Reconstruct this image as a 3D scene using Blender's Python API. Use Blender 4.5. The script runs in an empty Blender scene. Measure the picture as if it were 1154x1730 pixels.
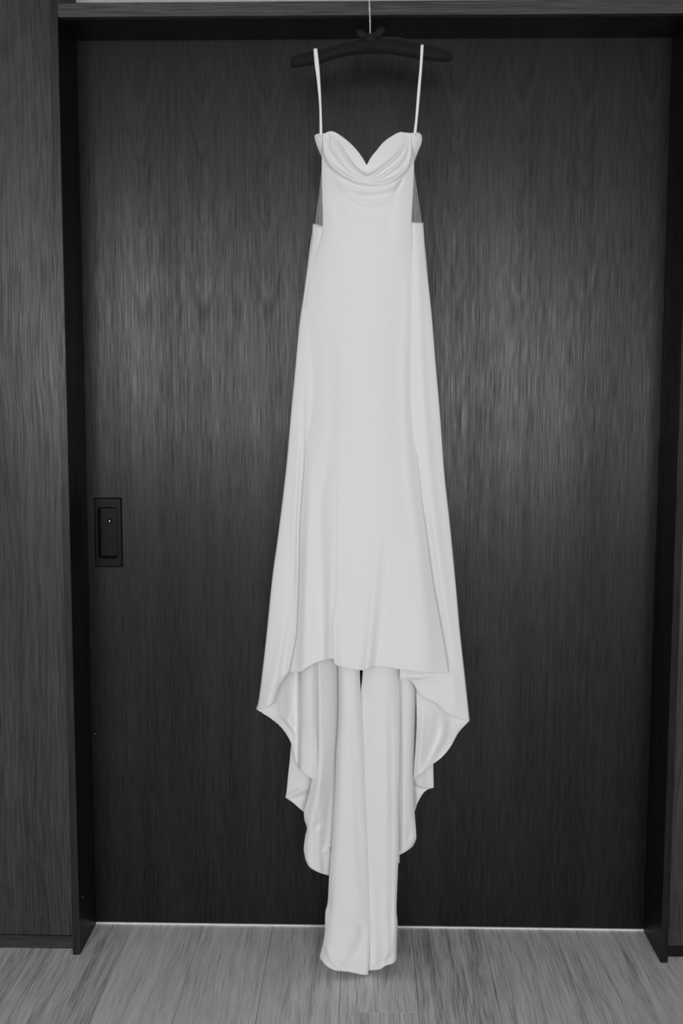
import bpy, bmesh, math, random
import numpy as np
from mathutils import Matrix, Vector

random.seed(4)
SC = bpy.context.scene
COL = SC.collection

# ------------------------------------------------------------------ camera
S = 1.043                                   # metres: camera 1.45 m above the floor
F_PX, PITCH, YAW, ROLL = 1791.93, -0.10053, -0.02237, 0.00212
CAM = np.array([0.0, -2.71369 * S, 1.39 * S])
_cy, _sy, _cp, _sp = math.cos(YAW), math.sin(YAW), math.cos(PITCH), math.sin(PITCH)
_f = np.array([_sy * _cp, _cy * _cp, _sp]); _r = np.array([_cy, -_sy, 0.0]); _u = np.cross(_r, _f)
_rr = math.cos(ROLL) * _r + math.sin(ROLL) * _u
_uu = -math.sin(ROLL) * _r + math.cos(ROLL) * _u
cd = bpy.data.cameras.new('camera')
cd.sensor_fit = 'VERTICAL'; cd.sensor_height = 36.0; cd.sensor_width = 24.0
cd.lens = F_PX / 1730 * 36.0
cd.clip_start = 0.05
cam = bpy.data.objects.new('camera', cd); COL.objects.link(cam)
M = Matrix.Identity(4)
for i in range(3):
    M[i][0], M[i][1], M[i][2], M[i][3] = _rr[i], _uu[i], -_f[i], CAM[i]
cam.matrix_world = M
SC.camera = cam

# ------------------------------------------------------------------ world, daylight, exposure
w = bpy.data.worlds.new('world'); SC.world = w; w.use_nodes = True
w.node_tree.nodes['Background'].inputs[0].default_value = (0.8, 0.8, 0.8, 1)
w.node_tree.nodes['Background'].inputs[1].default_value = 0.6

WIN_Y = -6.6                                # wall behind the camera, with two windows: x0, x1, z0, z1
WINDOWS = [(-2.55, -0.50, 1.25, 2.70), (-0.10, 2.00, 0.80, 2.60)]
DAYLIGHT = 33.0                             # watts per square metre of window
for x0, x1, z0, z1 in WINDOWS:
    ld = bpy.data.lights.new('daylight', 'AREA'); ld.shape = 'RECTANGLE'
    ld.size = x1 - x0; ld.size_y = z1 - z0; ld.energy = DAYLIGHT * ld.size * ld.size_y
    lo = bpy.data.objects.new('daylight', ld); COL.objects.link(lo)
    lo.location = ((x0 + x1) / 2, WIN_Y - 0.06, (z0 + z1) / 2)
    lo.rotation_euler = (math.radians(90), 0, 0)      # shines along +Y into the room

vs = SC.view_settings
SC.display_settings.display_device = 'sRGB'
vs.view_transform = 'Standard'; vs.look = 'None'; vs.gamma = 1.0; vs.use_curve_mapping = False
vs.exposure = 0.0

# ------------------------------------------------------------------ helpers
def at(px, py, Y):
    """point of the plane y = Y seen at pixel (px, py)"""
    px = np.asarray(px, float); py = np.asarray(py, float); Y = np.asarray(Y, float)
    a = (px - 577.0) / F_PX; b = (865.0 - py) / F_PX
    D = _f + a[..., None] * _rr + b[..., None] * _uu
    t = (Y - CAM[1]) / D[..., 1]
    return CAM + D * t[..., None]

def pt(px, py, Y): return at(px, py, Y)

def floor_y(px, py):
    a = (px - 577.0) / F_PX; b = (865.0 - py) / F_PX
    D = _f + a * _rr + b * _uu
    return (CAM + D * (-CAM[2] / D[2]))

def tag(o, label=None, cat=None, group=None, kind=None):
    if label: o['label'] = label
    if cat: o['category'] = cat
    if group: o['group'] = group
    if kind: o['kind'] = kind
    return o

def mesh_obj(name, verts, faces, mat=None, parent=None, smooth=False):
    me = bpy.data.meshes.new(name)
    me.from_pydata([tuple(map(float, v)) for v in verts], [], faces)
    if smooth: me.polygons.foreach_set('use_smooth', [True] * len(me.polygons))
    if mat: me.materials.append(mat)
    me.update()
    o = bpy.data.objects.new(name, me); COL.objects.link(o)
    if parent: o.parent = parent
    return o

def bm_obj(name, bm, mat=None, parent=None, smooth=False):
    me = bpy.data.meshes.new(name)
    bm.to_mesh(me); bm.free()
    if smooth: me.polygons.foreach_set('use_smooth', [True] * len(me.polygons))
    if mat: me.materials.append(mat)
    o = bpy.data.objects.new(name, me); COL.objects.link(o)
    if parent: o.parent = parent
    return o

def add_box(bm, x0, x1, y0, y1, z0, z1, bevel=0.0, segs=2):
    t = bmesh.new()
    bmesh.ops.create_cube(t, size=1.0)
    for v in t.verts:
        v.co = Vector(((x0 + x1) / 2 + v.co.x * (x1 - x0), (y0 + y1) / 2 + v.co.y * (y1 - y0), (z0 + z1) / 2 + v.co.z * (z1 - z0)))
    if bevel > 0:
        bmesh.ops.bevel(t, geom=list(t.edges), offset=bevel, segments=segs, affect='EDGES', profile=0.5)
    me = bpy.data.meshes.new('tmp'); t.to_mesh(me); t.free()
    bm.from_mesh(me); bpy.data.meshes.remove(me)

def box_obj(name, b, mat, parent=None, bevel=0.0):
    bm = bmesh.new(); add_box(bm, *b, bevel=bevel)
    return bm_obj(name, bm, mat, parent)

def tube(name, pts, radii, mat, parent=None, n=12, squash=None):
    """swept round tube through pts; squash = (sy) flattens along Y"""
    P = [np.array(p, float) for p in pts]
    verts, faces = [], []
    up = np.array([0.0, 1.0, 0.0])
    for i, p in enumerate(P):
        t = P[min(i + 1, len(P) - 1)] - P[max(i - 1, 0)]
        t = t / (np.linalg.norm(t) + 1e-12)
        ref = up if abs(t @ up) < 0.95 else np.array([1.0, 0, 0])
        a = np.cross(t, ref); a /= np.linalg.norm(a); b = np.cross(a, t)
        for k in range(n):
            th = 2 * math.pi * k / n
            verts.append(p + radii[i] * (math.cos(th) * a + math.sin(th) * b * (squash or 1.0)))
    for i in range(len(P) - 1):
        for k in range(n):
            k2 = (k + 1) % n
            faces.append((i * n + k, i * n + k2, (i + 1) * n + k2, (i + 1) * n + k))
    faces.append(tuple(range(n - 1, -1, -1)))
    faces.append(tuple((len(P) - 1) * n + k for k in range(n)))
    return mesh_obj(name, verts, faces, mat, parent, True)

# ------------------------------------------------------------------ materials
def new_mat(name):
    m = bpy.data.materials.new(name); m.use_nodes = True
    nt = m.node_tree
    return m, nt, nt.nodes['Principled BSDF']

def N(nt, t, **kw):
    n = nt.nodes.new(t)
    for k, v in kw.items():
        if k in n.inputs: n.inputs[k].default_value = v
        else: setattr(n, k, v)
    return n

def math_n(nt, op, a, b=None, c=None, clamp=False):
    n = nt.nodes.new('ShaderNodeMath'); n.operation = op; n.use_clamp = clamp
    for i, x in enumerate((a, b, c)):
        if x is None: continue
        if isinstance(x, (int, float)): n.inputs[i].default_value = x
        else: nt.links.new(x, n.inputs[i])
    return n.outputs[0]

def ramp(nt, fac, stops):
    r = nt.nodes.new('ShaderNodeValToRGB')
    el = r.color_ramp.elements
    while len(el) < len(stops): el.new(0.5)
    for e, (p, g) in zip(el, stops):
        e.position = p; e.color = (g, g, g, 1)
    nt.links.new(fac, r.inputs[0])
    return r.outputs[0]

def grey(name, g, rough=0.5, spec=0.5, metal=0.0):
    m, nt, b = new_mat(name)
    b.inputs['Base Color'].default_value = (g, g, g, 1)
    b.inputs['Roughness'].default_value = rough
    b.inputs['Specular IOR Level'].default_value = spec
    b.inputs['Metallic'].default_value = metal
    tc = N(nt, 'ShaderNodeTexCoord'); no = N(nt, 'ShaderNodeTexNoise', Scale=60.0, Detail=3.0)
    nt.links.new(tc.outputs['Object'], no.inputs['Vector'])
    col = ramp(nt, no.outputs[0], [(0.3, g * 0.92), (0.7, g * 1.08)])
    nt.links.new(col, b.inputs['Base Color'])
    return m

def veneer(name, g, rough, spec, axis='Z', figure=1.0, leaf=0.165, sweep=0.0, contrast=0.35):
    """dark lacquered wood veneer: fine pores along the grain, slip-matched cathedral figure"""
    m, nt, b = new_mat(name)
    tc = N(nt, 'ShaderNodeTexCoord'); sep = N(nt, 'ShaderNodeSeparateXYZ')
    nt.links.new(tc.outputs['Object'], sep.inputs[0])
    if axis == 'Z': x, z = sep.outputs[0], sep.outputs[2]
    else: x, z = sep.outputs[2], sep.outputs[0]
    y = sep.outputs[1]
    if sweep:
        sw = N(nt, 'ShaderNodeTexNoise', Scale=1.0, Detail=1.0)
        cs = N(nt, 'ShaderNodeCombineXYZ'); nt.links.new(math_n(nt, 'MULTIPLY', x, 2.2), cs.inputs[0]); nt.links.new(math_n(nt, 'MULTIPLY', z, 1.5), cs.inputs[2])
        nt.links.new(cs.outputs[0], sw.inputs['Vector'])
        x = math_n(nt, 'MULTIPLY_ADD', sw.outputs[0], sweep, x)
    def noise(sx, sz, detail=3.0, rough_=0.55):
        c = N(nt, 'ShaderNodeCombineXYZ')
        nt.links.new(math_n(nt, 'MULTIPLY', x, sx), c.inputs[0]); nt.links.new(math_n(nt, 'MULTIPLY', y, sx), c.inputs[1]); nt.links.new(math_n(nt, 'MULTIPLY', z, sz), c.inputs[2])
        n = N(nt, 'ShaderNodeTexNoise', Scale=1.0, Detail=detail, Roughness=rough_)
        nt.links.new(c.outputs[0], n.inputs['Vector'])
        return n.outputs[0]
    pores = noise(420, 11, 2.0)
    streak = noise(90, 1.3, 4.0)
    broad = noise(9, 0.9, 3.0)
    # cathedral figure, one per veneer leaf
    u = math_n(nt, 'DIVIDE', x, leaf); u = math_n(nt, 'ADD', u, 50.08)
    u = math_n(nt, 'FRACT', u); u = math_n(nt, 'SUBTRACT', u, 0.5); u = math_n(nt, 'ABSOLUTE', u)
    ug = math_n(nt, 'MULTIPLY', u, -2.6); ug = math_n(nt, 'ADD', ug, 1.2, clamp=True)
    u = math_n(nt, 'POWER', u, 1.5)
    wob = noise(14, 3.0, 3.0)
    zz = math_n(nt, 'SUBTRACT', z, 1.05)
    za = math_n(nt, 'ABSOLUTE', zz)
    val = math_n(nt, 'MULTIPLY', za, 1.05)
    val = math_n(nt, 'SUBTRACT', val, u)
    val = math_n(nt, 'MULTIPLY_ADD', wob, 0.07, val)
    cv = N(nt, 'ShaderNodeCombineXYZ'); nt.links.new(math_n(nt, 'MULTIPLY', val, 15.0), cv.inputs[0])
    rn = N(nt, 'ShaderNodeTexNoise', Scale=1.0, Detail=3.0); nt.links.new(cv.outputs[0], rn.inputs['Vector'])
    wgt = math_n(nt, 'SUBTRACT', za, 0.42); wgt = math_n(nt, 'MULTIPLY', wgt, 2.2 * figure, clamp=True)
    rings = math_n(nt, 'SUBTRACT', rn.outputs[0], 0.5)
    rings = math_n(nt, 'MULTIPLY', math_n(nt, 'MULTIPLY', rings, wgt), ug)
    s = math_n(nt, 'MULTIPLY_ADD', math_n(nt, 'SUBTRACT', pores, 0.5), 1.5, 0.5)
    s = math_n(nt, 'MULTIPLY_ADD', math_n(nt, 'SUBTRACT', streak, 0.5), 0.6, s)
    s = math_n(nt, 'MULTIPLY_ADD', math_n(nt, 'SUBTRACT', broad, 0.5), 0.7, s)
    s = math_n(nt, 'MULTIPLY_ADD', rings, 1.3, s)
    col = ramp(nt, s, [(0.1, g * (1 - 1.6 * contrast)), (0.5, g), (0.9, g * (1 + 2.2 * contrast))])
    nt.links.new(col, b.inputs['Base Color'])
    rr = ramp(nt, s, [(0.1, rough + 0.07), (0.9, rough - 0.05)])
    nt.links.new(rr, b.inputs['Roughness'])
    sp_ = ramp(nt, s, [(0.1, spec * 0.62), (0.5, spec), (0.9, min(1.0, spec * 1.4))])
    nt.links.new(sp_, b.inputs['Specular IOR Level'])
    bp = N(nt, 'ShaderNodeBump', Strength=0.25, Distance=0.0006)
    nt.links.new(pores, bp.inputs['Height']); nt.links.new(bp.outputs[0], b.inputs['Normal'])
    return m

def oak(name):
    m, nt, b = new_mat(name)
    tc = N(nt, 'ShaderNodeTexCoord'); sep = N(nt, 'ShaderNodeSeparateXYZ'); oi = N(nt, 'ShaderNodeObjectInfo')
    nt.links.new(tc.outputs['Object'], sep.inputs[0])
    off = math_n(nt, 'MULTIPLY', oi.outputs['Random'], 40.0)
    x, y = sep.outputs[0], sep.outputs[1]
    def noise(sx, sy, detail=3.0, dist=0.0, xx=None):
        c = N(nt, 'ShaderNodeCombineXYZ')
        nt.links.new(math_n(nt, 'MULTIPLY', xx or x, sx), c.inputs[0]); nt.links.new(math_n(nt, 'MULTIPLY', y, sy), c.inputs[1]); nt.links.new(off, c.inputs[2])
        n = N(nt, 'ShaderNodeTexNoise', Scale=1.0, Detail=detail, Roughness=0.6, Distortion=dist)
        nt.links.new(c.outputs[0], n.inputs['Vector'])
        return n.outputs[0]
    warp = noise(7, 2.2, 2.0)
    xw = math_n(nt, 'MULTIPLY_ADD', warp, 0.06, x)
    pores = noise(460, 10, 2.0)
    streak = noise(190, 7.0, 3.0, 0.0, xw)
    rings = noise(42, 1.6, 3.0, 0.0, xw)
    s = math_n(nt, 'MULTIPLY_ADD', math_n(nt, 'SUBTRACT', pores, 0.5), 1.0, 0.5)
    s = math_n(nt, 'MULTIPLY_ADD', math_n(nt, 'SUBTRACT', streak, 0.5), 0.6, s)
    s = math_n(nt, 'MULTIPLY_ADD', math_n(nt, 'SUBTRACT', rings, 0.5), 0.75, s)
    s = math_n(nt, 'ADD', math_n(nt, 'SUBTRACT', oi.outputs['Color'], 0.5), s)
    col = ramp(nt, s, [(0.1, OAK * 0.3), (0.5, OAK), (0.9, min(.95, OAK * 1.65))])
    nt.links.new(col, b.inputs['Base Color'])
    b.inputs['Roughness'].default_value = 0.5
    b.inputs['Specular IOR Level'].default_value = 0.4
    bp = N(nt, 'ShaderNodeBump', Strength=0.35, Distance=0.0008)
    nt.links.new(s, bp.inputs['Height']); nt.links.new(bp.outputs[0], b.inputs['Normal'])
    return m

OAK = 0.70
def cloth(name, g, rough=0.55, sheen=0.15, weave=0.3):
    m, nt, b = new_mat(name)
    b.inputs['Roughness'].default_value = rough
    b.inputs['Specular IOR Level'].default_value = 0.3
    b.inputs['Sheen Weight'].default_value = sheen
    tc = N(nt, 'ShaderNodeTexCoord'); no = N(nt, 'ShaderNodeTexNoise', Scale=900.0, Detail=2.0)
    nt.links.new(tc.outputs['Object'], no.inputs['Vector'])
    col = ramp(nt, no.outputs[0], [(0.3, g * 0.95), (0.7, min(g * 1.05, 0.95))])
    nt.links.new(col, b.inputs['Base Color'])
    bp = N(nt, 'ShaderNodeBump', Strength=weave, Distance=0.0004)
    nt.links.new(no.outputs[0], bp.inputs['Height']); nt.links.new(bp.outputs[0], b.inputs['Normal'])
    return m

def tulle(name):
    m, nt, b = new_mat(name)
    b.inputs['Base Color'].default_value = (0.75, 0.75, 0.75, 1); b.inputs['Roughness'].default_value = 0.7
    tr = N(nt, 'ShaderNodeBsdfTransparent'); mx = N(nt, 'ShaderNodeMixShader')
    tc = N(nt, 'ShaderNodeTexCoord'); no = N(nt, 'ShaderNodeTexNoise', Scale=700.0, Detail=1.0)
    nt.links.new(tc.outputs['Object'], no.inputs['Vector'])
    f = ramp(nt, no.outputs[0], [(0.35, 0.11), (0.65, 0.112)])
    nt.links.new(f, mx.inputs[0]); nt.links.new(tr.outputs[0], mx.inputs[1]); nt.links.new(b.outputs[0], mx.inputs[2])
    nt.links.new(mx.outputs[0], nt.nodes['Material Output'].inputs[0])
    return m

DOOR_WOOD = veneer('door_veneer', 0.0075, 0.31, 0.29, figure=0.8)
PANEL_WOOD = veneer('panel_veneer', 0.036, 0.31, 0.42, figure=0.5, leaf=0.6, sweep=0.10, contrast=0.3)
TRIM_WOOD = veneer('trim_veneer', 0.010, 0.42, 0.16, figure=0.0)
LIT_TRIM_WOOD = veneer('lit_trim_veneer', 0.013, 0.33, 0.36, figure=0.0)  # lit copy of the trim wood, glossier and lighter than the unlit reveal
HEAD_WOOD = veneer('header_veneer', 0.033, 0.45, 0.45, axis='X', figure=0.0)
BASE_WOOD = veneer('baseboard_veneer', 0.030, 0.45, 0.4, axis='X', figure=0.0)
OAK_M = oak('oak_planks')
WALL = grey('plaster_wall', 0.15, 0.8, 0.2)
PLASTER = grey('plaster_ceiling', 0.5, 0.8, 0.2)
STRIP = grey('pale_strip', 0.8, 0.5, 0.4)
BRONZE = grey('dark_bronze', 0.006, 0.3, 0.14)
PINM = grey('pin_metal', 0.25, 0.18, 0.6, 1.0)
CREPE = cloth('white_crepe', 0.80)
LINING = cloth('white_lining', 0.78, 0.45, 0.1, 0.15)
RIBBON = cloth('strap_satin', 0.82, 0.4, 0.1, 0.2)
VELVET = cloth('black_velvet', 0.006, 0.8, 0.04, 0.6)
TULLE = tulle('sheer_tulle')
WIRE = grey('hook_metal', 0.75, 0.45, 0.5, 0.3)

# ------------------------------------------------------------------ the setting
XL, XR, REV, ZL = -0.71858 * S, 0.74523 * S, 0.16416 * S, 2.28516 * S
FY = -REV                                    # front plane of the casing
PY = FY + 0.034                              # face of the wall panels, set back behind the casing edge
JT = 0.0190                                  # casing thickness
ZC = 2.95
RX0, RX1 = -3.3, 3.4

# floor: base slab and single planks
floor = tag(box_obj('floor', (RX0, RX1, WIN_Y, 0.25, -0.10, -0.014), grey('subfloor', 0.05, 0.9)), kind='structure')
def fx(px, py): return floor_y(px, py)[0]
seams0 = [fx(572.5, 1720), fx(706.5, 1700), fx(832, 1650), fx(965, 1650)]
pw = (seams0[3] - seams0[0]) / 3
seams = list(seams0)
while seams[0] > RX0 + 0.02: seams.insert(0, max(seams[0] - pw, RX0))
while seams[-1] < RX1 - 0.02: seams.append(min(seams[-1] + pw, RX1))
k0 = seams.index(seams0[0])
joint_y = floor_y(640, 1710)[1]
TONE = {-4: -.05, -3: .13, -2: .13, -1: .06, 0: -.03, 1: -.06, 2: .04, 3: .06, 4: .04}
for i in range(len(seams) - 1):
    x0, x1 = seams[i], seams[i + 1]
    rng = random.Random(i * 7 + 3)
    ends = [0.02]
    if i == k0: ends += [joint_y, joint_y - 1.9, joint_y - 3.9]
    else:
        y = -1.35 - rng.random() * 1.0
        while y > WIN_Y + 0.3: ends.append(y); y -= 1.9
    ends.append(WIN_Y)
    for a, b_ in zip(ends[:-1], ends[1:]):
        g = 0.0005
        bm = bmesh.new()
        cx, cy = (x0 + x1) / 2, (a + b_) / 2
        add_box(bm, x0 + g - cx, x1 - g - cx, b_ + g - cy, a - g - cy, -0.014, 0.0, bevel=0.0003, segs=1)
        p = bm_obj('plank', bm, OAK_M, floor)
        p.location = (cx, cy, 0)
        tn = 0.5 + TONE.get(i - k0, rng.uniform(-.06, .06)); p.color = (tn, tn, tn, 1)      # each board its own tone

# wood sliding door with a hole for the flush pull
def xz(px, py, Y=0.0):
    p = at(px, py, Y); return float(p[0]), float(p[2])
hx0, _z = xz(166.5, 900); hx1, _z = xz(198.8, 900)
hz1 = xz(183, 857)[1]; hz0 = xz(183, 942.5)[1]
DX0, DX1, DZ0, DZ1, DT = XL - 0.03, XR + 0.03, 0.0058, ZL + 0.03, 0.045
door = bmesh.new()
for b in ((DX0, hx0, 0, DT, DZ0, DZ1), (hx1, DX1, 0, DT, DZ0, DZ1), (hx0, hx1, 0, DT, DZ0, hz0), (hx0, hx1, 0, DT, hz1, DZ1)):
    add_box(door, *b)
door = tag(bm_obj('door_1', door, DOOR_WOOD), kind='structure')
tag(door, 'wide dark wood veneer door with a flush pull at its left', kind='structure')

# flush pull: plate ring with bevelled rim, sunk cup with rounded corners, pin
px0, _ = xz(160, 900); px1, _ = xz(207.0, 900); pz1 = xz(183, 840.5)[1]; pz0 = xz(183, 958)[1]
def rrect(x0, x1, z0, z1, r, n=6):
    out = []
    for cx, cz, a0 in ((x1 - r, z1 - r, 0), (x0 + r, z1 - r, 90), (x0 + r, z0 + r, 180), (x1 - r, z0 + r, 270)):
        for k in range(n + 1):
            a = math.radians(a0 + 90 * k / n); out.append((cx + r * math.cos(a), cz + r * math.sin(a)))
    return out
def rings_obj(name, loops, mat, parent, cap_last=False):
    verts, faces = [], []
    n = len(loops[0][0])
    for pts, y in loops:
        verts += [(p[0], y, p[1]) for p in pts]
    for i in range(len(loops) - 1):
        for k in range(n):
            k2 = (k + 1) % n
            faces.append((i * n + k, i * n + k2, (i + 1) * n + k2, (i + 1) * n + k))
    if cap_last: faces.append(tuple((len(loops) - 1) * n + k for k in range(n)))
    return mesh_obj(name, verts, faces, mat, parent)
B = 0.0035
pull = rings_obj('flush_pull', [
    (rrect(px0, px1, pz0, pz1, 0.0015), 0.0005), (rrect(px0, px1, pz0, pz1, 0.0015), -0.0015),
    (rrect(px0 + B, px1 - B, pz0 + B, pz1 - B, 0.002), -0.0045),
    (rrect(hx0 - 0.001, hx1 + 0.001, hz0 - 0.001, hz1 + 0.001, 0.009), -0.0045),
    (rrect(hx0, hx1, hz0, hz1, 0.008), -0.0035)], BRONZE, door)
pull['label'] = 'dark metal flush pull plate'
rings_obj('cup', [
    (rrect(hx0, hx1, hz0, hz1, 0.008), -0.0035), (rrect(hx0 + 0.0008, hx1 - 0.0008, hz0 + 0.0008, hz1 - 0.0008, 0.0075), 0.009),
    (rrect(hx0 + 0.004, hx1 - 0.004, hz0 + 0.004, hz1 - 0.004, 0.006), 0.012)], BRONZE, pull, True)
c = at(183.6, 881, 0.0)
pin = bmesh.new(); bmesh.ops.create_uvsphere(pin, u_segments=20, v_segments=12, radius=0.0068)
for v in pin.verts: v.co = Vector((v.co.x + c[0], v.co.y * 0.8 + 0.008, v.co.z + c[2]))
bm_obj('pin', pin, PINM, pull, True)['label'] = 'small round metal pin'

# two small pale screw heads low down beside the opening
def screw(px, py, Y, parent):
    c = at(px, py, Y); bm = bmesh.new(); bmesh.ops.create_uvsphere(bm, u_segments=10, v_segments=6, radius=0.0022)
    for v in bm.verts: v.co = Vector((v.co.x + c[0], v.co.y * 0.5 + c[1], v.co.z + c[2]))
    bm_obj('screw_head', bm, PINM, parent, True)
screw(161, 1240, -0.0004, door)

# casing: jamb boards and header
jamb = tag(box_obj('trim_1', (XL - JT, XL, FY + 0.002, 0.25, 0, 2.75), TRIM_WOOD), kind='structure')
box_obj('lit_front_edge', (XL - JT, XL, FY, FY + 0.002, 0, 2.75), LIT_TRIM_WOOD, jamb, bevel=0.0008)  # jamb's front edge split off, its lit look put into the material
screw(139.5, 1516, FY + 0.02, jamb)
tag(box_obj('trim_2', (XR, XR + JT, FY, 0.25, 0, ZL), TRIM_WOOD, bevel=0.0012), kind='structure')
zt = float(at(577, 1.2, FY)[2])
tag(box_obj('trim_3', (XL, RX1, FY + 0.001, FY + 0.021, ZL, zt), HEAD_WOOD, bevel=0.001), kind='structure')
tag(box_obj('trim_5', (XL, RX1, FY + 0.021, 0.25, ZL + 0.0005, zt), TRIM_WOOD), kind='structure')  # header underside split off in darker wood, lintel shade put into its colour
tag(box_obj('trim_4', (XL, XR, -0.003, 0.05, 0.0005, 0.0052), STRIP), kind='structure')  # thin pale strip along the bottom of the door
# panels either side of the door
BH = 0.037
def above(px, py, Y): return float(at(px, py, Y)[2])
bz = above(60, 1579, PY)
tag(box_obj('wall_left', (RX0, XL - JT, PY, 0.25, bz, 2.75), PANEL_WOOD), kind='structure')
tag(box_obj('wall_right', (XR + JT, RX1, PY, 0.25, 0.03, ZL), PANEL_WOOD), kind='structure')
tag(box_obj('baseboard_left', (RX0, XL - JT, PY - 0.002, 0.25, 0, bz - 0.0015), BASE_WOOD), kind='structure')
bz = above(1140, 1598, PY)
tag(box_obj('baseboard_right', (XR + JT, RX1, PY - 0.001, 0.25, 0, bz), TRIM_WOOD), kind='structure')
tag(box_obj('wall_upper', (XL, RX1, 0.0, 0.25, zt, ZC), PLASTER), kind='structure')
tag(box_obj('wall_door_back', (RX0, RX1, 0.25, 0.30, -0.1, ZC), WALL), kind='structure')
tag(box_obj('ceiling', (RX0, RX1, WIN_Y, 0.3, ZC, ZC + 0.1), PLASTER), kind='structure')
tag(box_obj('wall_far_left', (RX0 - 0.1, RX0, WIN_Y, 0.3, -0.1, ZC), WALL), kind='structure')
tag(box_obj('wall_far_right', (RX1, RX1 + 0.1, WIN_Y, 0.3, -0.1, ZC), WALL), kind='structure')
wb = bmesh.new()
xs = sorted([RX0, RX1] + [w_[0] for w_ in WINDOWS] + [w_[1] for w_ in WINDOWS])
for x0, x1 in zip(xs[:-1], xs[1:]):
    win = [w_ for w_ in WINDOWS if abs(w_[0] - x0) < 1e-6]
    if not win: add_box(wb, x0, x1, WIN_Y - 0.05, WIN_Y, -0.1, ZC)
    else:
        add_box(wb, x0, x1, WIN_Y - 0.05, WIN_Y, -0.1, win[0][2]); add_box(wb, x0, x1, WIN_Y - 0.05, WIN_Y, win[0][3], ZC)
tag(bm_obj('wall_behind', wb, WALL), kind='structure')

# ------------------------------------------------------------------ cloth sheets
DY = float(floor_y(620, 1641)[1])            # plane the gown hangs in: its train just reaches the floor here
print('dress plane', DY, 'casing', FY)

def cr(points, per=12):
    """Catmull-Rom through points; a point written twice makes a corner"""
    P = [np.array(p, float) for p in points]
    segs, cur = [], [P[0]]
    for a, b in zip(P[:-1], P[1:]):
        if np.allclose(a, b): segs.append(cur); cur = [b]
        else: cur.append(b)
    segs.append(cur)
    out = []
    for s in segs:
        if len(s) < 2: continue
        Q = [2 * s[0] - s[1]] + s + [2 * s[-1] - s[-2]]
        for i in range(1, len(Q) - 2):
            p0, p1, p2, p3 = Q[i - 1:i + 3]
            for k in range(per):
                t = k / per
                out.append(0.5 * ((2 * p1) + (-p0 + p2) * t + (2 * p0 - 5 * p1 + 4 * p2 - p3) * t * t + (-p0 + 3 * p1 - 3 * p2 + p3) * t ** 3))
        out.append(s[-1])
    return np.array(out)

def resample(C, n):
    d = np.r_[0, np.cumsum(np.linalg.norm(np.diff(C, axis=0), axis=1))]
    t = np.linspace(0, d[-1], n)
    return np.stack([np.interp(t, d, C[:, i]) for i in range(C.shape[1])], 1)

def coons(T, Bm, L, R, nu, nv):
    T, Bm = resample(cr(T), nu), resample(cr(Bm), nu)
    L, R = resample(cr(L), nv), resample(cr(R), nv)
    u = np.linspace(0, 1, nu)[None, :, None]; v = np.linspace(0, 1, nv)[:, None, None]
    G = (1 - v) * T[None] + v * Bm[None] + (1 - u) * L[:, None] + u * R[:, None] \
        - ((1 - u) * (1 - v) * T[0] + u * (1 - v) * T[-1] + (1 - u) * v * Bm[0] + u * v * Bm[-1])
    return G, np.broadcast_to(u[..., 0], (nv, nu)), np.broadcast_to(v[..., 0], (nv, nu))

def fold(G, pts, asym=None):
    """soft ridge (amp > 0) or valley (amp < 0): pts = (px, py, amp_cm, width_px); asym = (left, right) width factors"""
    P = cr(pts, 10)
    best = np.full(G.shape[:2], 1e9); amp = np.zeros(G.shape[:2]); wid = np.ones(G.shape[:2]); side = np.zeros(G.shape[:2])
    for a, b in zip(P[:-1], P[1:]):
        d = b[:2] - a[:2]; L2 = d @ d + 1e-9
        q = G - a[:2]
        t = np.clip((q @ d) / L2, 0, 1)
        r = q - t[..., None] * d
        dist = np.sqrt((r ** 2).sum(-1))
        m = dist < best
        best = np.where(m, dist, best)
        amp = np.where(m, a[2] + t * (b[2] - a[2]), amp); wid = np.where(m, a[3] + t * (b[3] - a[3]), wid)
        side = np.where(m, np.sign(d[0] * q[..., 1] - d[1] * q[..., 0]), side)
    if asym is not None: wid = wid * np.where(side > 0, asym[0], asym[1])
    return amp * np.exp(-(best / np.maximum(wid, 0.5)) ** 2)

def interp(y, pts): return np.interp(y, [p[0] for p in pts], [p[1] for p in pts])
def smooth(y, pts):
    C = cr(pts, 10)
    return np.interp(y, C[:, 0], C[:, 1])

def soft(y, pts, w=28.0):
    g = np.arange(pts[0][0] - 200, pts[-1][0] + 200, 2.0)
    k = np.exp(-(np.arange(-100, 102, 2.0) / w) ** 2); k /= k.sum()
    f = np.convolve(np.pad(interp(g, pts), 50, mode='edge'), k, mode='valid')[:len(g)]
    return np.interp(y, g, f)

def sheet(name, T, Bm, L, R, nu, nv, base, folds, mat, parent, thick=0.0011):
    G, u, v = coons(T, Bm, L, R, nu, nv)
    d = base(u, v, G[..., 0], G[..., 1])
    for f in folds:
        d = d + (fold(G, f[0], f[1]) if isinstance(f, tuple) else fold(G, f))
    W = at(G[..., 0], G[..., 1], DY - d / 100.0)
    W[..., 2] = np.maximum(W[..., 2], 0.001)
    n = nu
    faces = [(j * n + i, (j + 1) * n + i, (j + 1) * n + i + 1, j * n + i + 1) for j in range(nv - 1) for i in range(nu - 1)]
    o = mesh_obj(name, W.reshape(-1, 3), faces, mat, parent, True)
    m = o.modifiers.new('thickness', 'SOLIDIFY'); m.thickness = thick; m.offset = -1.0
    return o

def dome(u, p=2.5): return 1 - np.abs(2 * u - 1) ** p

gown = bpy.data.objects.new('wedding_gown', None); COL.objects.link(gown)
tag(gown, 'white crepe wedding gown with thin straps, cowl neckline and train', 'dress')

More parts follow.
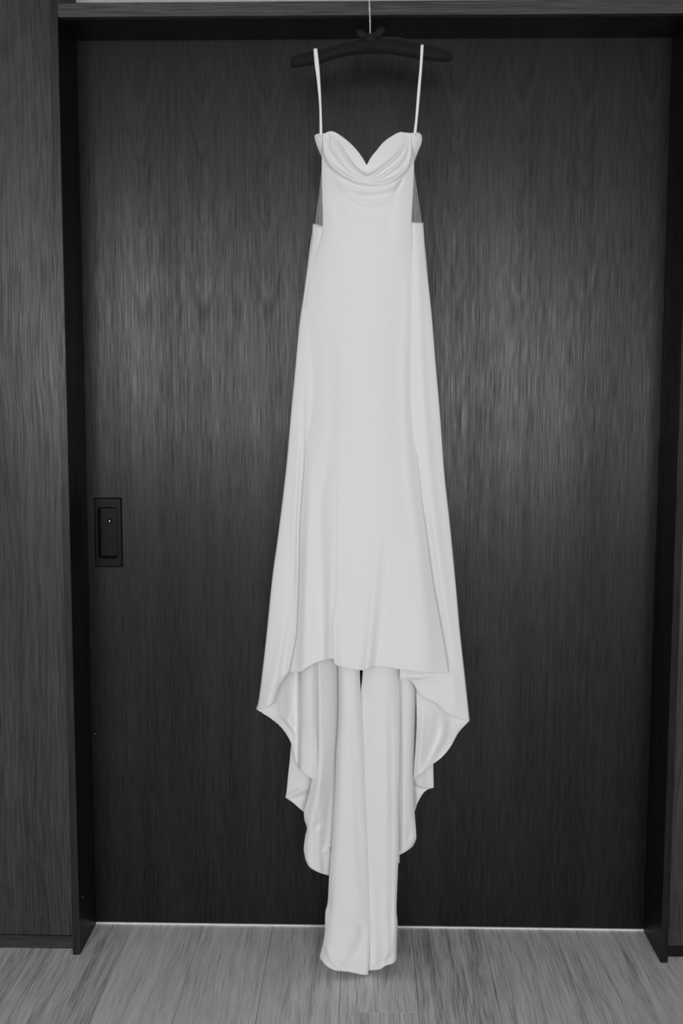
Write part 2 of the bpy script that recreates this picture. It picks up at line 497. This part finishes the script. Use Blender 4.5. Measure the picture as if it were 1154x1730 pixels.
# silhouettes
SIL_L = [(528, 380), (526, 412), (519, 453), (511.6, 506), (505.5, 548), (499.4, 613), (492, 691), (482.5, 797), (469.4, 905), (459.5, 978), (449.6, 1076), (438, 1175), (432.5, 1198)]
SIL_R = [(715.3, 376), (719, 429), (724, 477), (730, 535), (735, 598.6), (743.5, 696), (751.2, 800), (760.8, 889), (770.7, 991), (777, 1063), (785, 1136), (793.7, 1217.4)]

# front panel: cowl neckline to front hem in one cut
NECK = [(545, 226.5), (549, 224.8), (554, 222.7), (559, 221.5), (567, 223.7), (580, 232), (593, 243), (603.7, 254.6), (613, 267.5), (618.6, 277.5), (619.4, 278.3), (619.4, 278.3), (620.6, 277.2), (627, 265.5), (636.5, 253.7), (647, 241), (660, 231), (674.7, 223.3), (683.8, 223.7), (696, 224.8)]
FRONT_L = [(545, 226.5), (543.4, 264), (543.7, 309), (545, 382), (538, 415), (524, 470), (516, 526), (516, 574), (519.5, 630), (520, 671), (516.5, 732), (513, 800), (507, 879), (506, 930), (505, 978), (502, 1060), (498, 1090), (489, 1135)]
FRONT_R = [(696, 224.8), (699.8, 273), (698, 327), (695.6, 375), (697, 420), (700.5, 477), (699.5, 550), (698, 623), (699, 696), (702, 744), (707, 785), (713, 846), (721, 902), (731, 978), (742.7, 1043), (752.6, 1099), (758.5, 1136)]
HEM = [(489, 1135), (500, 1135.5), (510.5, 1134), (519, 1127.5), (535, 1119), (548, 1115), (563.5, 1113), (563.5, 1113), (565.5, 1122), (565.5, 1122), (575, 1126), (604, 1132), (617.5, 1131), (631, 1126), (657, 1128), (683.5, 1132), (716, 1136), (739, 1137.3), (758.5, 1136)]
def front_base(u, v, x, y):
    u = (x - x[:, :1]) / (x[:, -1:] - x[:, :1])
    B_ = soft(y, [(222, 1.0), (260, 2.2), (320, 1.8), (400, 1.6), (600, 1.8), (1130, 2.6)])
    e = soft(y, [(222, 0.2), (370, 0.2), (470, -0.7), (600, -0.9), (700, -.8), (800, 0.0), (1000, 0.8), (1140, 1.5)])
    return e + (B_ + np.maximum(0, -e) * .6) * dome(u, soft(y, [(370, 3.5), (480, 2.2), (720, 2.2), (950, 3.5)]))
def bz_(pts): return pts
C5 = lambda *q: [(520 + x / 5.495, 200 + y / 5.495, a, w_) for x, y, a, w_ in q]
front_folds = [
    # cowl: three hanging rolls
    C5((205, 150, 0.0, 2.2), (235, 200, .25, 3), (300, 270, .5, 3.5), (360, 370, .75, 3.5), (430, 460, .95, 3.5), (500, 520, 1.05, 3.5), (545, 533, 1.1, 3.5), (600, 524, 1.05, 3.5), (680, 470, .9, 3.5), (770, 400, .7, 3.5), (860, 300, .5, 3.2), (905, 215, .25, 2.6), (912, 160, 0, 2)),
    C5((190, 170, 0.0, 2), (215, 250, .3, 3), (270, 340, .5, 3.5), (360, 450, .7, 3.8), (450, 530, .9, 3.8), (545, 565, 1.0, 3.8), (650, 552, .9, 3.8), (740, 505, .8, 3.8), (840, 425, .6, 3.5), (905, 320, .4, 3), (925, 230, .25, 2.5), (925, 160, 0, 2)),
    C5((143, 140, .3, 2), (146, 250, .45, 2.6), (165, 345, .6, 3.2), (225, 440, .8, 3.8), (340, 528, 1.0, 4.5), (450, 580, 1.15, 5), (560, 602, 1.2, 5), (680, 600, 1.1, 5), (800, 560, .95, 4.5), (900, 480, .7, 3.6), (945, 395, .55, 2.8), (957, 270, .4, 2.4), (955, 140, .3, 2)),
    (C5((230, 530, 0, 4), (330, 610, .5, 6), (430, 655, .7, 7), (580, 672, .8, 7), (730, 650, .7, 7), (830, 600, .4, 5), (880, 545, 0, 4)), None),
    C5((250, 590, 0, 4), (360, 690, .25, 6), (480, 770, .35, 6), (580, 788, .35, 6), (700, 755, .3, 6), (800, 690, 0, 5)),
    C5((890, 560, 0, 2), (865, 600, -.55, 2.2), (835, 650, -.4, 3), (800, 720, 0, 4)),
    C5((360, 870, 0, 5), (470, 935, .18, 7), (560, 955, .2, 7), (680, 910, 0, 7)),
    C5((530, 440, 0, 3), (545, 470, -.3, 5), (545, 505, -.25, 5)),
    C5((200, 560, 0, 6), (260, 800, -.18, 9), (330, 1000, -.15, 12), (400, 1090, 0, 14)),
    C5((830, 720, 0, 6), (770, 900, -.2, 9), (740, 1090, -.15, 12), (735, 1300, 0, 14)),
    # gathers where the cowl is caught at its corners
    C5((185, 140, -.2, 1.2), (195, 200, -.3, 1.4), (205, 250, 0, 1.6)),
    C5((915, 150, -.2, 1.2), (912, 200, -.25, 1.4), (905, 250, 0, 1.6)),
    # skirt
    [(558, 480, 0, 14), (562, 620, -.12, 12), (556, 760, -.2, 11), (543, 840, -.4, 10), (542, 900, -.5, 10), (545, 1000, -.6, 10), (547, 1050, -.6, 9), (545, 1112, -.8, 9)],
    [(562, 820, 0, 6), (563, 900, .15, 7), (557, 1000, .25, 7), (556, 1050, .35, 7), (557, 1112, .5, 7)],
    ([(573, 760, 0, 4), (573.5, 850, .22, 5), (573, 945, .3, 5), (571, 1010, .3, 4.5), (565, 1050, .45, 4), (565.8, 1122, .75, 4)], (1.0, 2.2)),
    ([(642, 840, 0, 14), (638, 918, .25, 12), (635, 978, .4, 11), (626, 1076, .7, 10), (620, 1132, .9, 9)], (0.9, 1.6)),
    [(650, 880, 0, 12), (648, 960, -.25, 10), (640, 1060, -.5, 9), (634, 1128, -.7, 8)],
    [(690, 900, 0, 20), (705, 1040, .35, 20), (712, 1135, .5, 18)],
    [(600, 480, 0, 40), (610, 620, .3, 40), (620, 900, .3, 40), (600, 1120, .2, 30)],
    [(526, 720, 0, 8), (522, 860, .3, 8), (517, 980, .5, 8), (513, 1130, .6, 9)],
    [(688, 420, 0, 8), (686, 540, .2, 9), (684, 640, .3, 9), (690, 780, .3, 10), (712, 960, .3, 12), (730, 1130, .2, 12)],
]
sheet('front_panel', NECK, HEM, FRONT_L, FRONT_R, 190, 620, front_base, front_folds, CREPE, gown)

# bodice sides: narrow pieces beside the cowl carrying the straps
sheet('bodice_side', [(531.2, 229), (533.6, 227), (539, 225.6), (552, 225)], [(543, 265), (556, 268)], [(531.2, 229), (531.6, 234), (534, 243), (539, 256), (543, 265)], [(552, 225), (554, 245), (556, 268)], 24, 30,
      lambda u, v, x, y: -0.9 + 1.3 * u + 0.5 * np.sin(u * 3.1), [], CREPE, gown)
sheet('bodice_side', [(690, 225), (696, 224.5), (702, 223.4), (708, 224.4), (711.5, 226.8), (713.3, 230)], [(688, 274), (700, 274)], [(690, 225), (688, 250), (688, 274)], [(713.3, 230), (713.4, 236), (711.6, 244), (706, 258), (700, 274)], 24, 30,
      lambda u, v, x, y: -0.9 + 1.3 * (1 - u) + 0.5 * np.sin(u * 3.1), [], CREPE, gown)

# sheer side inserts below the arms, with two covered bones each
def insert(T, Bm, L, R, bones):
    o = sheet('sheer_insert', T, Bm, L, R, 16, 40, lambda u, v, x, y: 0.1 + 0 * x, [], TULLE, gown, 0.0004)
    o['label'] = 'see-through mesh side insert'
    for b in bones:
        pts = [at(x, y, DY - 0.0018) for x, y in b]
        tube('seam_bone', pts, [0.0008] * len(pts), TULLE2, o, 8)
m2 = tulle('sheer_bone'); TULLE2 = m2
for n in m2.node_tree.nodes:
    if n.type == 'VALTORGB': n.color_ramp.elements[0].color = (.22,) * 3 + (1,); n.color_ramp.elements[1].color = (.26,) * 3 + (1,)
insert([(543.6, 285), (550, 285)], [(531.5, 384), (552, 386)], [(543.6, 285), (540, 325), (531.5, 384)], [(550, 285), (552, 386)],
       [[(543.4, 288), (540.2, 325), (532.5, 381)], [(544, 300), (542, 340), (539, 383)], [(544.6, 320), (543.5, 350), (542.5, 384)]])
insert([(690, 283), (699.3, 283)], [(690, 378), (713, 378)], [(690, 283), (690, 378)], [(699.3, 283), (705, 325), (713, 378)],
       [[(699, 287), (704.6, 325), (712, 377)], [(698.6, 300), (702, 335), (707, 377)], [(698, 320), (700, 345), (703.5, 377)]])

# skirt flanks, reaching behind the front panel
def flank_base(edge_left, k=1.0):
    def f(u, v, x, y):
        t = u if edge_left else 1 - u
        return -1.6 + 2.4 * k * np.sqrt(np.clip(t, 0, 1)) * interp(y, [(380, .8), (600, .7), (1000, .9), (1200, 1.0)]) - 1.3 * np.clip(t, 0, 1) ** 5
    return f
LF_R = [(552, 385), (545, 470), (545, 560), (545, 680), (542, 800), (536, 900), (528, 980), (518, 1060), (500, 1120), (489, 1134.5), (479, 1147), (469.5, 1166), (463, 1188.5)]
sheet('side_drape', [(528, 380), (531, 378.2), (545, 382.6), (552, 385)], [(432.5, 1198), (446, 1196), (463, 1188.5)], SIL_L, LF_R, 60, 320, flank_base(True), [
    [(497, 880, 0, 6), (494, 960, -.3, 7), (488, 1060, -.6, 8), (478, 1130, -.6, 7), (470, 1165, 0, 5)],
    [(505, 720, 0, 6), (500, 860, .2, 6), (492, 1000, .25, 7), (470, 1120, .3, 8), (450, 1190, .2, 8)],
    [(514, 620, 0, 4), (511, 760, -.35, 4), (504, 880, -.5, 4.5), (502, 1000, -.6, 5), (496, 1090, 0, 5)],
], CREPE, gown)
RF_L = [(688, 378), (688, 480), (686, 560), (684, 640), (684, 740), (690, 850), (696, 950), (690, 1040), (676, 1110), (675, 1147)]
sheet('side_drape', [(688, 378), (696, 375.6), (706, 376), (715.3, 376)], [(675, 1147), (679, 1148.5), (690, 1147), (700, 1158), (706, 1168), (716, 1178.5), (736, 1188), (752.6, 1203), (769, 1211.5), (785.5, 1217), (793.7, 1217.4)], RF_L, SIL_R, 80, 320, flank_base(False), [
    [(706, 400, 0, 5), (708, 480, .15, 6), (712, 620, .3, 8), (726, 800, .4, 9), (748, 1000, .4, 10), (768, 1190, .3, 10)],
    [(716, 800, 0, 6), (726, 900, -.35, 6), (740, 1000, -.5, 7), (756, 1090, -.5, 7), (764, 1140, 0, 8)],
    [(679, 1138, 0, 4), (700, 1143, -.7, 5), (725, 1141, -.5, 5), (757, 1139, 0, 5)],
    [(683, 1147, .3, 3), (702, 1150, .5, 4), (730, 1146, .3, 5), (756, 1142, 0, 5)],
], CREPE, gown)

# back of the skirt closes the tube behind
sheet('back_panel', [(529, 381), (620, 384), (714.5, 377)], [(458, 1040), (610, 1060), (769, 1040)], [(529, 381), (512.5, 506), (483.5, 797), (463, 978), (458, 1040)], [(714.5, 377), (729, 535), (742.5, 696), (750, 800), (766.5, 991), (769, 1040)], 60, 160,
      lambda u, v, x, y: -1.7 - (1.2 + 1.8 * v) * dome(u, 2.2) + 0.3 * v * np.cos(u * 38), [], LINING, gown)

# insides and back falls below the front hem (nearest first)
sheet('lining_fold', [(455, 1128), (489, 1126), (515, 1110), (538, 1100)], [(474, 1219), (486, 1239.5), (492, 1254), (496, 1271), (502, 1292), (512, 1305.5), (529, 1316.5), (534, 1315)],
      [(455, 1128), (452, 1170), (446, 1194), (433.2, 1198.6), (433.2, 1198.6), (446, 1205), (468, 1212.5), (474, 1219)], [(538, 1100), (537, 1192), (536.5, 1274), (534, 1315)], 70, 110,
      lambda u, v, x, y: -2.4 + smooth(x, [(430, .6), (462, 0), (476, -1.3), (490, -3.0), (500, -4.3), (504, -3.4), (509, -.5), (519, .6), (529, .4), (538, -.8)]) * interp(y, [(1100, 1), (1215, 1), (1265, .35), (1330, .3)]), [
          [(488, 1135, 0, 6), (492, 1170, -.6, 7), (490, 1200, -.5, 6), (484, 1225, 0, 5)],
          ([(466, 1205, 0, 3), (480, 1222, .5, 4), (494, 1238, .5, 4), (500, 1260, 0, 4)], None),
          [(478, 1205, 0, 3), (490, 1226, -.45, 3.5), (498, 1240, -.4, 4), (503, 1275, -.2, 5), (506, 1298, 0, 5)],
          [(531, 1290, 0, 4), (533, 1310, -.3, 4)],
      ], LINING, gown)
sheet('lining_fold', [(703, 1150), (730, 1165), (760, 1185), (793.2, 1217.6)], [(699, 1317.5), (700, 1317.8), (701, 1317)],
      [(703, 1150), (703.5, 1190), (704, 1225), (702, 1265), (700, 1290), (699, 1317.5)], [(793.2, 1217.6), (777.5, 1234.5), (769, 1247.7), (761, 1262), (749, 1277), (737, 1287), (726, 1294), (710, 1307.5), (701, 1317)], 60, 90,
      lambda u, v, x, y: -2.1 + 0.9 * u - 0.3 * v, [
          [(716, 1185, 0, 7), (713, 1230, .7, 7), (708, 1290, .5, 5), (703, 1312, 0, 4)],
          [(742, 1195, -.6, 10), (743, 1238, -2.6, 13), (728, 1275, -1.5, 9), (714, 1300, 0, 4)],
          [(762, 1215, 0, 6), (755, 1245, .5, 8), (738, 1275, .3, 6)],
          [(782, 1220, .2, 3), (771, 1234, .45, 4), (766, 1248, .2, 4)],
      ], LINING, gown)
# train: two long falls, the left one lapping over the right
TL_L = [(570, 1040), (571.5, 1122), (572, 1208), (568, 1274), (566.5, 1323), (564, 1365), (560, 1430), (556, 1479), (553.6, 1523), (549.5, 1542), (548.5, 1573), (546, 1591), (540.5, 1613), (540.3, 1619)]
TL_R = [(606, 1040), (608, 1131), (609.5, 1168), (614, 1257), (616.6, 1340), (618.5, 1378), (621.5, 1456), (624, 1534), (625, 1599), (622.8, 1647)]
def train_base(u, v, x, y): return soft(y, [(1040, -3.0), (1130, -2.6), (1300, -2.0), (1500, -1.4), (1600, 0.2), (1650, 2.2)])
sheet('train', [(570, 1040), (590, 1040), (606, 1040)], [(540.3, 1619), (551, 1631.5), (564, 1639), (577, 1641), (590, 1642), (604, 1645.3), (613, 1647), (622.8, 1647)], TL_L, TL_R, 70, 300,
      lambda u, v, x, y: train_base(u, v, x, y) + 1.7 * dome(u, 3.0), [
          [(596, 1540, 0, 7), (612, 1570, -.5, 8), (606, 1600, -.9, 10), (592, 1625, -.6, 10), (575, 1636, 0, 8)],
          ([(550, 1590, 0, 4), (553, 1606, .35, 4), (561, 1622, .4, 4), (573, 1634, .35, 4), (592, 1641, 0, 4)], (1.0, 1.8)),
          [(618, 1560, 0, 5), (620, 1620, .5, 5), (619, 1646, .4, 5)],
          [(598, 1170, 0, 9), (601, 1300, -.25, 8), (608, 1450, -.3, 7), (614, 1540, 0, 7)],
          [(560, 1480, 0, 6), (556, 1530, -.25, 5), (554, 1570, 0, 5)],
      ], CREPE, gown)
TR_L = [(612.6, 1040), (612.6, 1131), (609, 1170), (607, 1200), (609, 1257), (611, 1340), (613, 1378), (615, 1456), (617, 1534), (618, 1599), (618, 1640)]
TR_R = [(676, 1040), (675.2, 1131), (676, 1224), (675, 1323), (674, 1352), (674, 1440), (672.6, 1466), (670.2, 1534), (671.8, 1560), (670.4, 1607), (670.6, 1619)]
sheet('train', [(612.6, 1040), (640, 1040), (676, 1040)], [(618, 1640), (630, 1639.2), (642, 1637.5), (652, 1631.5), (665, 1627), (670.6, 1619)], TR_L, TR_R, 70, 300,
      lambda u, v, x, y: train_base(u, v, x, y) - 0.7 + 1.9 * dome(u, 2.4) * interp(y, [(1040, 1), (1650, .8)]), [
          [(660, 1150, 0, 8), (661, 1250, -.25, 6), (662, 1400, -.3, 6), (660, 1560, -.2, 6), (655, 1610, 0, 6)],
          [(628, 1400, 0, 7), (632, 1500, -.35, 7), (634, 1580, -.5, 7), (633, 1625, -.6, 7)],
          [(650, 1530, 0, 6), (656, 1580, .3, 6), (650, 1620, .4, 6), (645, 1634, .2, 5)],
          [(640, 1632, 0, 3), (655, 1622, -.35, 3.5), (668, 1608, 0, 3)],
          [(668, 1480, 0, 4), (667, 1560, .25, 4), (663, 1612, 0, 5)],
      ], CREPE, gown)
# left back fall
sheet('back_fall', [(528, 1090), (550, 1090), (580, 1090)], [(516, 1453), (522, 1464), (530, 1470), (540.6, 1474.7), (548, 1477), (562, 1481)],
      [(528, 1090), (529, 1200), (528, 1290), (524, 1330), (516, 1360), (513.3, 1372), (514.6, 1386), (518.3, 1399), (515.5, 1413), (513.2, 1435), (516, 1453)], [(580, 1090), (580, 1250), (576, 1330), (572, 1400), (566, 1450), (562, 1481)], 60, 200,
      lambda u, v, x, y: -3.6 + 0.8 * dome(u, 3) - 3.0 * np.clip((x - 540) / 34, 0, 1.2) * interp(y, [(1090, 1), (1280, .9), (1480, .5)]), [
          [(536, 1060, 0, 3), (537, 1200, -.35, 3), (538, 1290, -.2, 4), (540, 1330, 0, 5)],
          [(546, 1060, 0, 5), (546, 1240, .0, 6), (540, 1320, .5, 7), (528, 1380, .7, 8), (524, 1420, .5, 9), (528, 1455, .2, 8)],
          [(562, 1060, 0, 6), (562, 1280, -.1, 8), (556, 1360, -.6, 8), (548, 1440, -.7, 9), (548, 1470, -.4, 8)],
          [(520, 1400, .2, 4), (535, 1395, -.45, 6), (548, 1380, 0, 6)],
          [(519, 1450, .3, 5), (528, 1464, .35, 5), (542, 1471, .2, 5)],
          [(546, 1445, 0, 4), (554, 1436, .8, 4), (560, 1442, .4, 4)],
      ], LINING, gown)
# left tail, farthest back
sheet('back_fall', [(500, 1180), (515, 1180), (535, 1180)], [(481.8, 1347), (489, 1352), (496, 1357), (505, 1365), (514, 1372), (532, 1380)], [(500, 1180), (492.5, 1250), (489.5, 1285), (487, 1307), (484, 1338), (481.8, 1347)], [(535, 1180), (535, 1300), (532, 1380)], 50, 90,
      lambda u, v, x, y: -8.0 + 0.8 * dome(u, 2), [
          ([(484, 1346, .2, 3), (500, 1338, .5, 4), (515, 1332, .5, 4), (528, 1328, .3, 4)], (2.2, 1.0)),
          [(492, 1352, -.2, 4), (505, 1346, -.4, 5), (522, 1340, -.3, 5)],
      ], CREPE, gown)
# right back fall
sheet('back_fall', [(668, 1060), (685, 1060), (702, 1060)], [(666, 1447.5), (674.5, 1444), (682, 1440.5), (689, 1436.5), (697.5, 1430.5)], [(668, 1060), (668, 1250), (667, 1447.5)], [(702, 1060), (703.4, 1169), (701, 1225), (699, 1313), (700.5, 1367), (703.2, 1404), (703, 1418), (697.5, 1430.5)], 50, 180,
      lambda u, v, x, y: -4.4 + 1.3 * dome(u, 2.2), [
          [(680, 1150, .2, 4), (681, 1300, .2, 5), (682, 1430, .3, 6)],
          [(677, 1150, -.3, 2.5), (677, 1300, -.35, 3), (675, 1440, -.3, 4)],
          [(692, 1380, 0, 5), (692, 1410, -.3, 6), (684, 1430, 0, 6)],
      ], LINING, gown)
# right tail
sheet('back_fall', [(694, 1200), (715, 1200), (732.5, 1200)], [(694, 1380), (701, 1370), (704, 1360), (709.6, 1349), (716, 1339), (724, 1333.5), (733, 1331)], [(694, 1200), (694, 1290), (694, 1380)], [(732.5, 1200), (732.2, 1290), (733, 1331)], 50, 80,
      lambda u, v, x, y: -8.0 + 0.8 * dome(u, 2), [
          [(698, 1319, .4, 3.5), (706, 1324, .6, 3.5), (716, 1328, .5, 3.5), (733, 1331, .2, 3)],
          [(699, 1328, -.2, 4), (710, 1334, -.5, 4), (720, 1334, -.3, 4)],
          [(713, 1295, 0, 3), (714, 1310, .3, 4), (713, 1322, .2, 4)],
      ], CREPE, gown)
# small care label peeping out behind the train
sheet('care_label', [(670, 1436), (675, 1436)], [(671, 1459), (675, 1458)], [(670, 1436), (671, 1459)], [(675, 1436), (675, 1458)], 4, 6, lambda u, v, x, y: -3.6 + 0 * x, [], RIBBON, gown)

# straps: ribbon from the bodice up over the hanger and down behind it
def strap(Lp, Rp):
    L = resample(cr(Lp), 40); R = resample(cr(Rp), 40)
    rows = []
    for i in range(40):
        d = 0.5 + 1.6 * (i / 39) ** 0.7
        rows.append((L[i], R[i], d))
    top = rows[-1]
    for k in range(1, 13):
        a = math.pi * k / 12
        rows.append((top[0] - np.array([0, 1.0 * math.sin(a)]), top[1] - np.array([0, 1.0 * math.sin(a)]), 2.1 * math.cos(a)))
    for i in range(38, -1, -1):
        rows.append((L[i] + [0.3, 0], R[i] - [0.3, 0], -2.1 + 1.2 * (1 - i / 39)))
    verts = []
    for l, r, d in rows:
        for t in np.linspace(0, 1, 5):
            p = l + (r - l) * t
            verts.append(at(p[0], p[1], DY - d / 100 - 0.0004 * math.sin(math.pi * t)))
    n = 5
    faces = [(j * n + i, j * n + i + 1, (j + 1) * n + i + 1, (j + 1) * n + i) for j in range(len(rows) - 1) for i in range(n - 1)]
    o = mesh_obj('strap', verts, faces, RIBBON, gown, True)
    m = o.modifiers.new('thickness', 'SOLIDIFY'); m.thickness = 0.0012
strap([(540, 230), (540, 224.6), (539.3, 180), (535.7, 138.7), (531.6, 108), (529.6, 83)], [(544.8, 230), (544.6, 224.6), (543.8, 194), (541.5, 144), (539.3, 111), (536, 82)])
strap([(698.4, 228), (698.8, 223), (701.6, 199.7), (705, 155), (709, 111), (710.8, 76)], [(703.5, 228), (703.8, 223), (706.5, 194), (710, 155), (714, 105), (715.8, 76)])

# ------------------------------------------------------------------ hanger
hang = bpy.data.objects.new('coat_hanger', None); COL.objects.link(hang)
tag(hang, 'black padded velvet coat hanger hung by a pale hook from the door header', 'hanger')
TOPE = cr([(490.2, 104), (491.5, 96.5), (498, 91.5), (529, 84.5), (565, 75), (594, 67.5), (620, 62.5), (646, 62), (677.5, 64), (701, 70), (740, 77.7), (757, 83.5), (763, 89), (764.8, 96)])
BOTE = cr([(490.4, 108), (492, 114), (497, 115), (519, 111.5), (538.5, 108.6), (558, 102), (584, 95.2), (610, 91.6), (636, 90.7), (662, 92), (688, 96.7), (706, 100.3), (727, 103), (752, 105), (760, 104), (764.6, 99)])
ns = 120
TT, BB = resample(TOPE, ns), resample(BOTE, ns)
hv, hf = [], []
nr = 20
for i in range(ns):
    c0 = (TT[i] + BB[i]) / 2; hh = np.linalg.norm(TT[i] - BB[i]) / 2 * 1.02
    wr = 1 + 0.05 * math.sin(i * 1.3) * math.exp(-((i - 60) / 18) ** 2)       # gathers round the middle
    dep = 2.0 * min(1, hh / 12.0)
    for k in range(nr):
        a = 2 * math.pi * k / nr
        q = c0 + (TT[i] - BB[i]) / 2 * math.cos(a) * wr
        hv.append(at(q[0], q[1], DY - dep * wr * math.sin(a) / 100))
for i in range(ns - 1):
    for k in range(nr):
        k2 = (k + 1) % nr
        hf.append((i * nr + k, i * nr + k2, (i + 1) * nr + k2, (i + 1) * nr + k))
hf.append(tuple(range(nr))); hf.append(tuple((ns - 1) * nr + k for k in range(nr))[::-1])
mesh_obj('padded_arm', hv, hf, VELVET, hang, True)
# seam welt along the padding
seam = cr([(496, 104), (530, 98), (565, 88), (600, 80), (640, 77), (680, 80), (720, 88), (758, 94)])
tube('welt', [at(p[0], p[1], DY - 0.0185) for p in resample(seam, 40)], [0.0016] * 40, VELVET, hang, 8)
# bow tied round the hook
def loop(c, tip, wid, name):
    """puffed ribbon loop, pinched at the knot c and rounded at its tip"""
    c = np.array(c, float); tip = np.array(tip, float); d = tip - c; n_ = np.array([-d[1], d[0]]) / np.linalg.norm(d)
    verts, faces = [], []
    for i in range(17):
        t = i / 16
        h = wid * (math.sin(math.pi * min(t, 0.999) ** 1.6) ** 0.6 + 0.18 * (1 - t)); dep = 0.55 * h + 0.6
        for k in range(12):
            a = 2 * math.pi * k / 12
            q = c + d * t + n_ * h * math.cos(a)
            verts.append(at(q[0], q[1], DY - 0.006 - 0.0015 * dep * math.sin(a)))
    for i in range(16):
        for k in range(12):
            k2 = (k + 1) % 12
            faces.append((i * 12 + k, i * 12 + k2, (i + 1) * 12 + k2, (i + 1) * 12 + k))
    return mesh_obj(name, verts, faces, BOW, hang, True)
BOW = cloth('bow_satin', 0.008, 0.75, 0.02, 0.2)
loop((626, 66), (601, 52), 6.0, 'bow_loop'); loop((628, 66), (650, 47), 6.5, 'bow_loop')
kn = bmesh.new(); bmesh.ops.create_uvsphere(kn, u_segments=20, v_segments=14, radius=1.0)
kc = at(626, 66, DY - 0.010)
for v in kn.verts: v.co = Vector((kc[0] + v.co.x * 0.016, kc[1] + v.co.y * 0.014, kc[2] + v.co.z * 0.013 * (1 + 0.1 * math.sin(9 * v.co.x))))
bm_obj('bow_knot', kn, BOW, hang, True)
tube('ribbon_band', [at(612, 79, DY - 0.021), at(620, 79.6, DY - 0.0225), at(629, 79, DY - 0.0225), at(633, 77, DY - 0.021)], [0.001, 0.0018, 0.0018, 0.001], BOW, hang, 8)
# hook: straight shank in front of the header, bent over its top edge
hk = [at(625.6, 70, DY), at(625.4, 56, DY), at(625.2, 36, DY), at(624.6, 20, DY), at(624.3, 15, DY), at(624.1, 8, DY), at(624.1, 0, DY)]
top = hk[-1]
Rk = (FY + 0.014 - DY) / 2
for k in range(1, 15):
    a = math.pi * k / 14
    hk.append(np.array([top[0], DY + Rk - Rk * math.cos(a), top[2] + 0.012 + Rk * math.sin(a)]))
hk.append(np.array([top[0], DY + 2 * Rk, zt + 0.001]))
hk = resample(cr(hk, 6), 90)
rad = []
for p in hk:
    z = p[2]
    r = 0.0014
    for (py_, s_, a_) in ((15, 0.004, 0.0008), (35, 0.003, 0.0005)):
        zc = float(at(624.5, py_, DY)[2]); r += a_ * math.exp(-((z - zc) / s_) ** 2) * (1 if p[1] < DY + 0.01 else 0)
    rad.append(r)
tube('hook', hk, rad, WIRE, hang, 10)['label'] = 'pale thin metal hook'
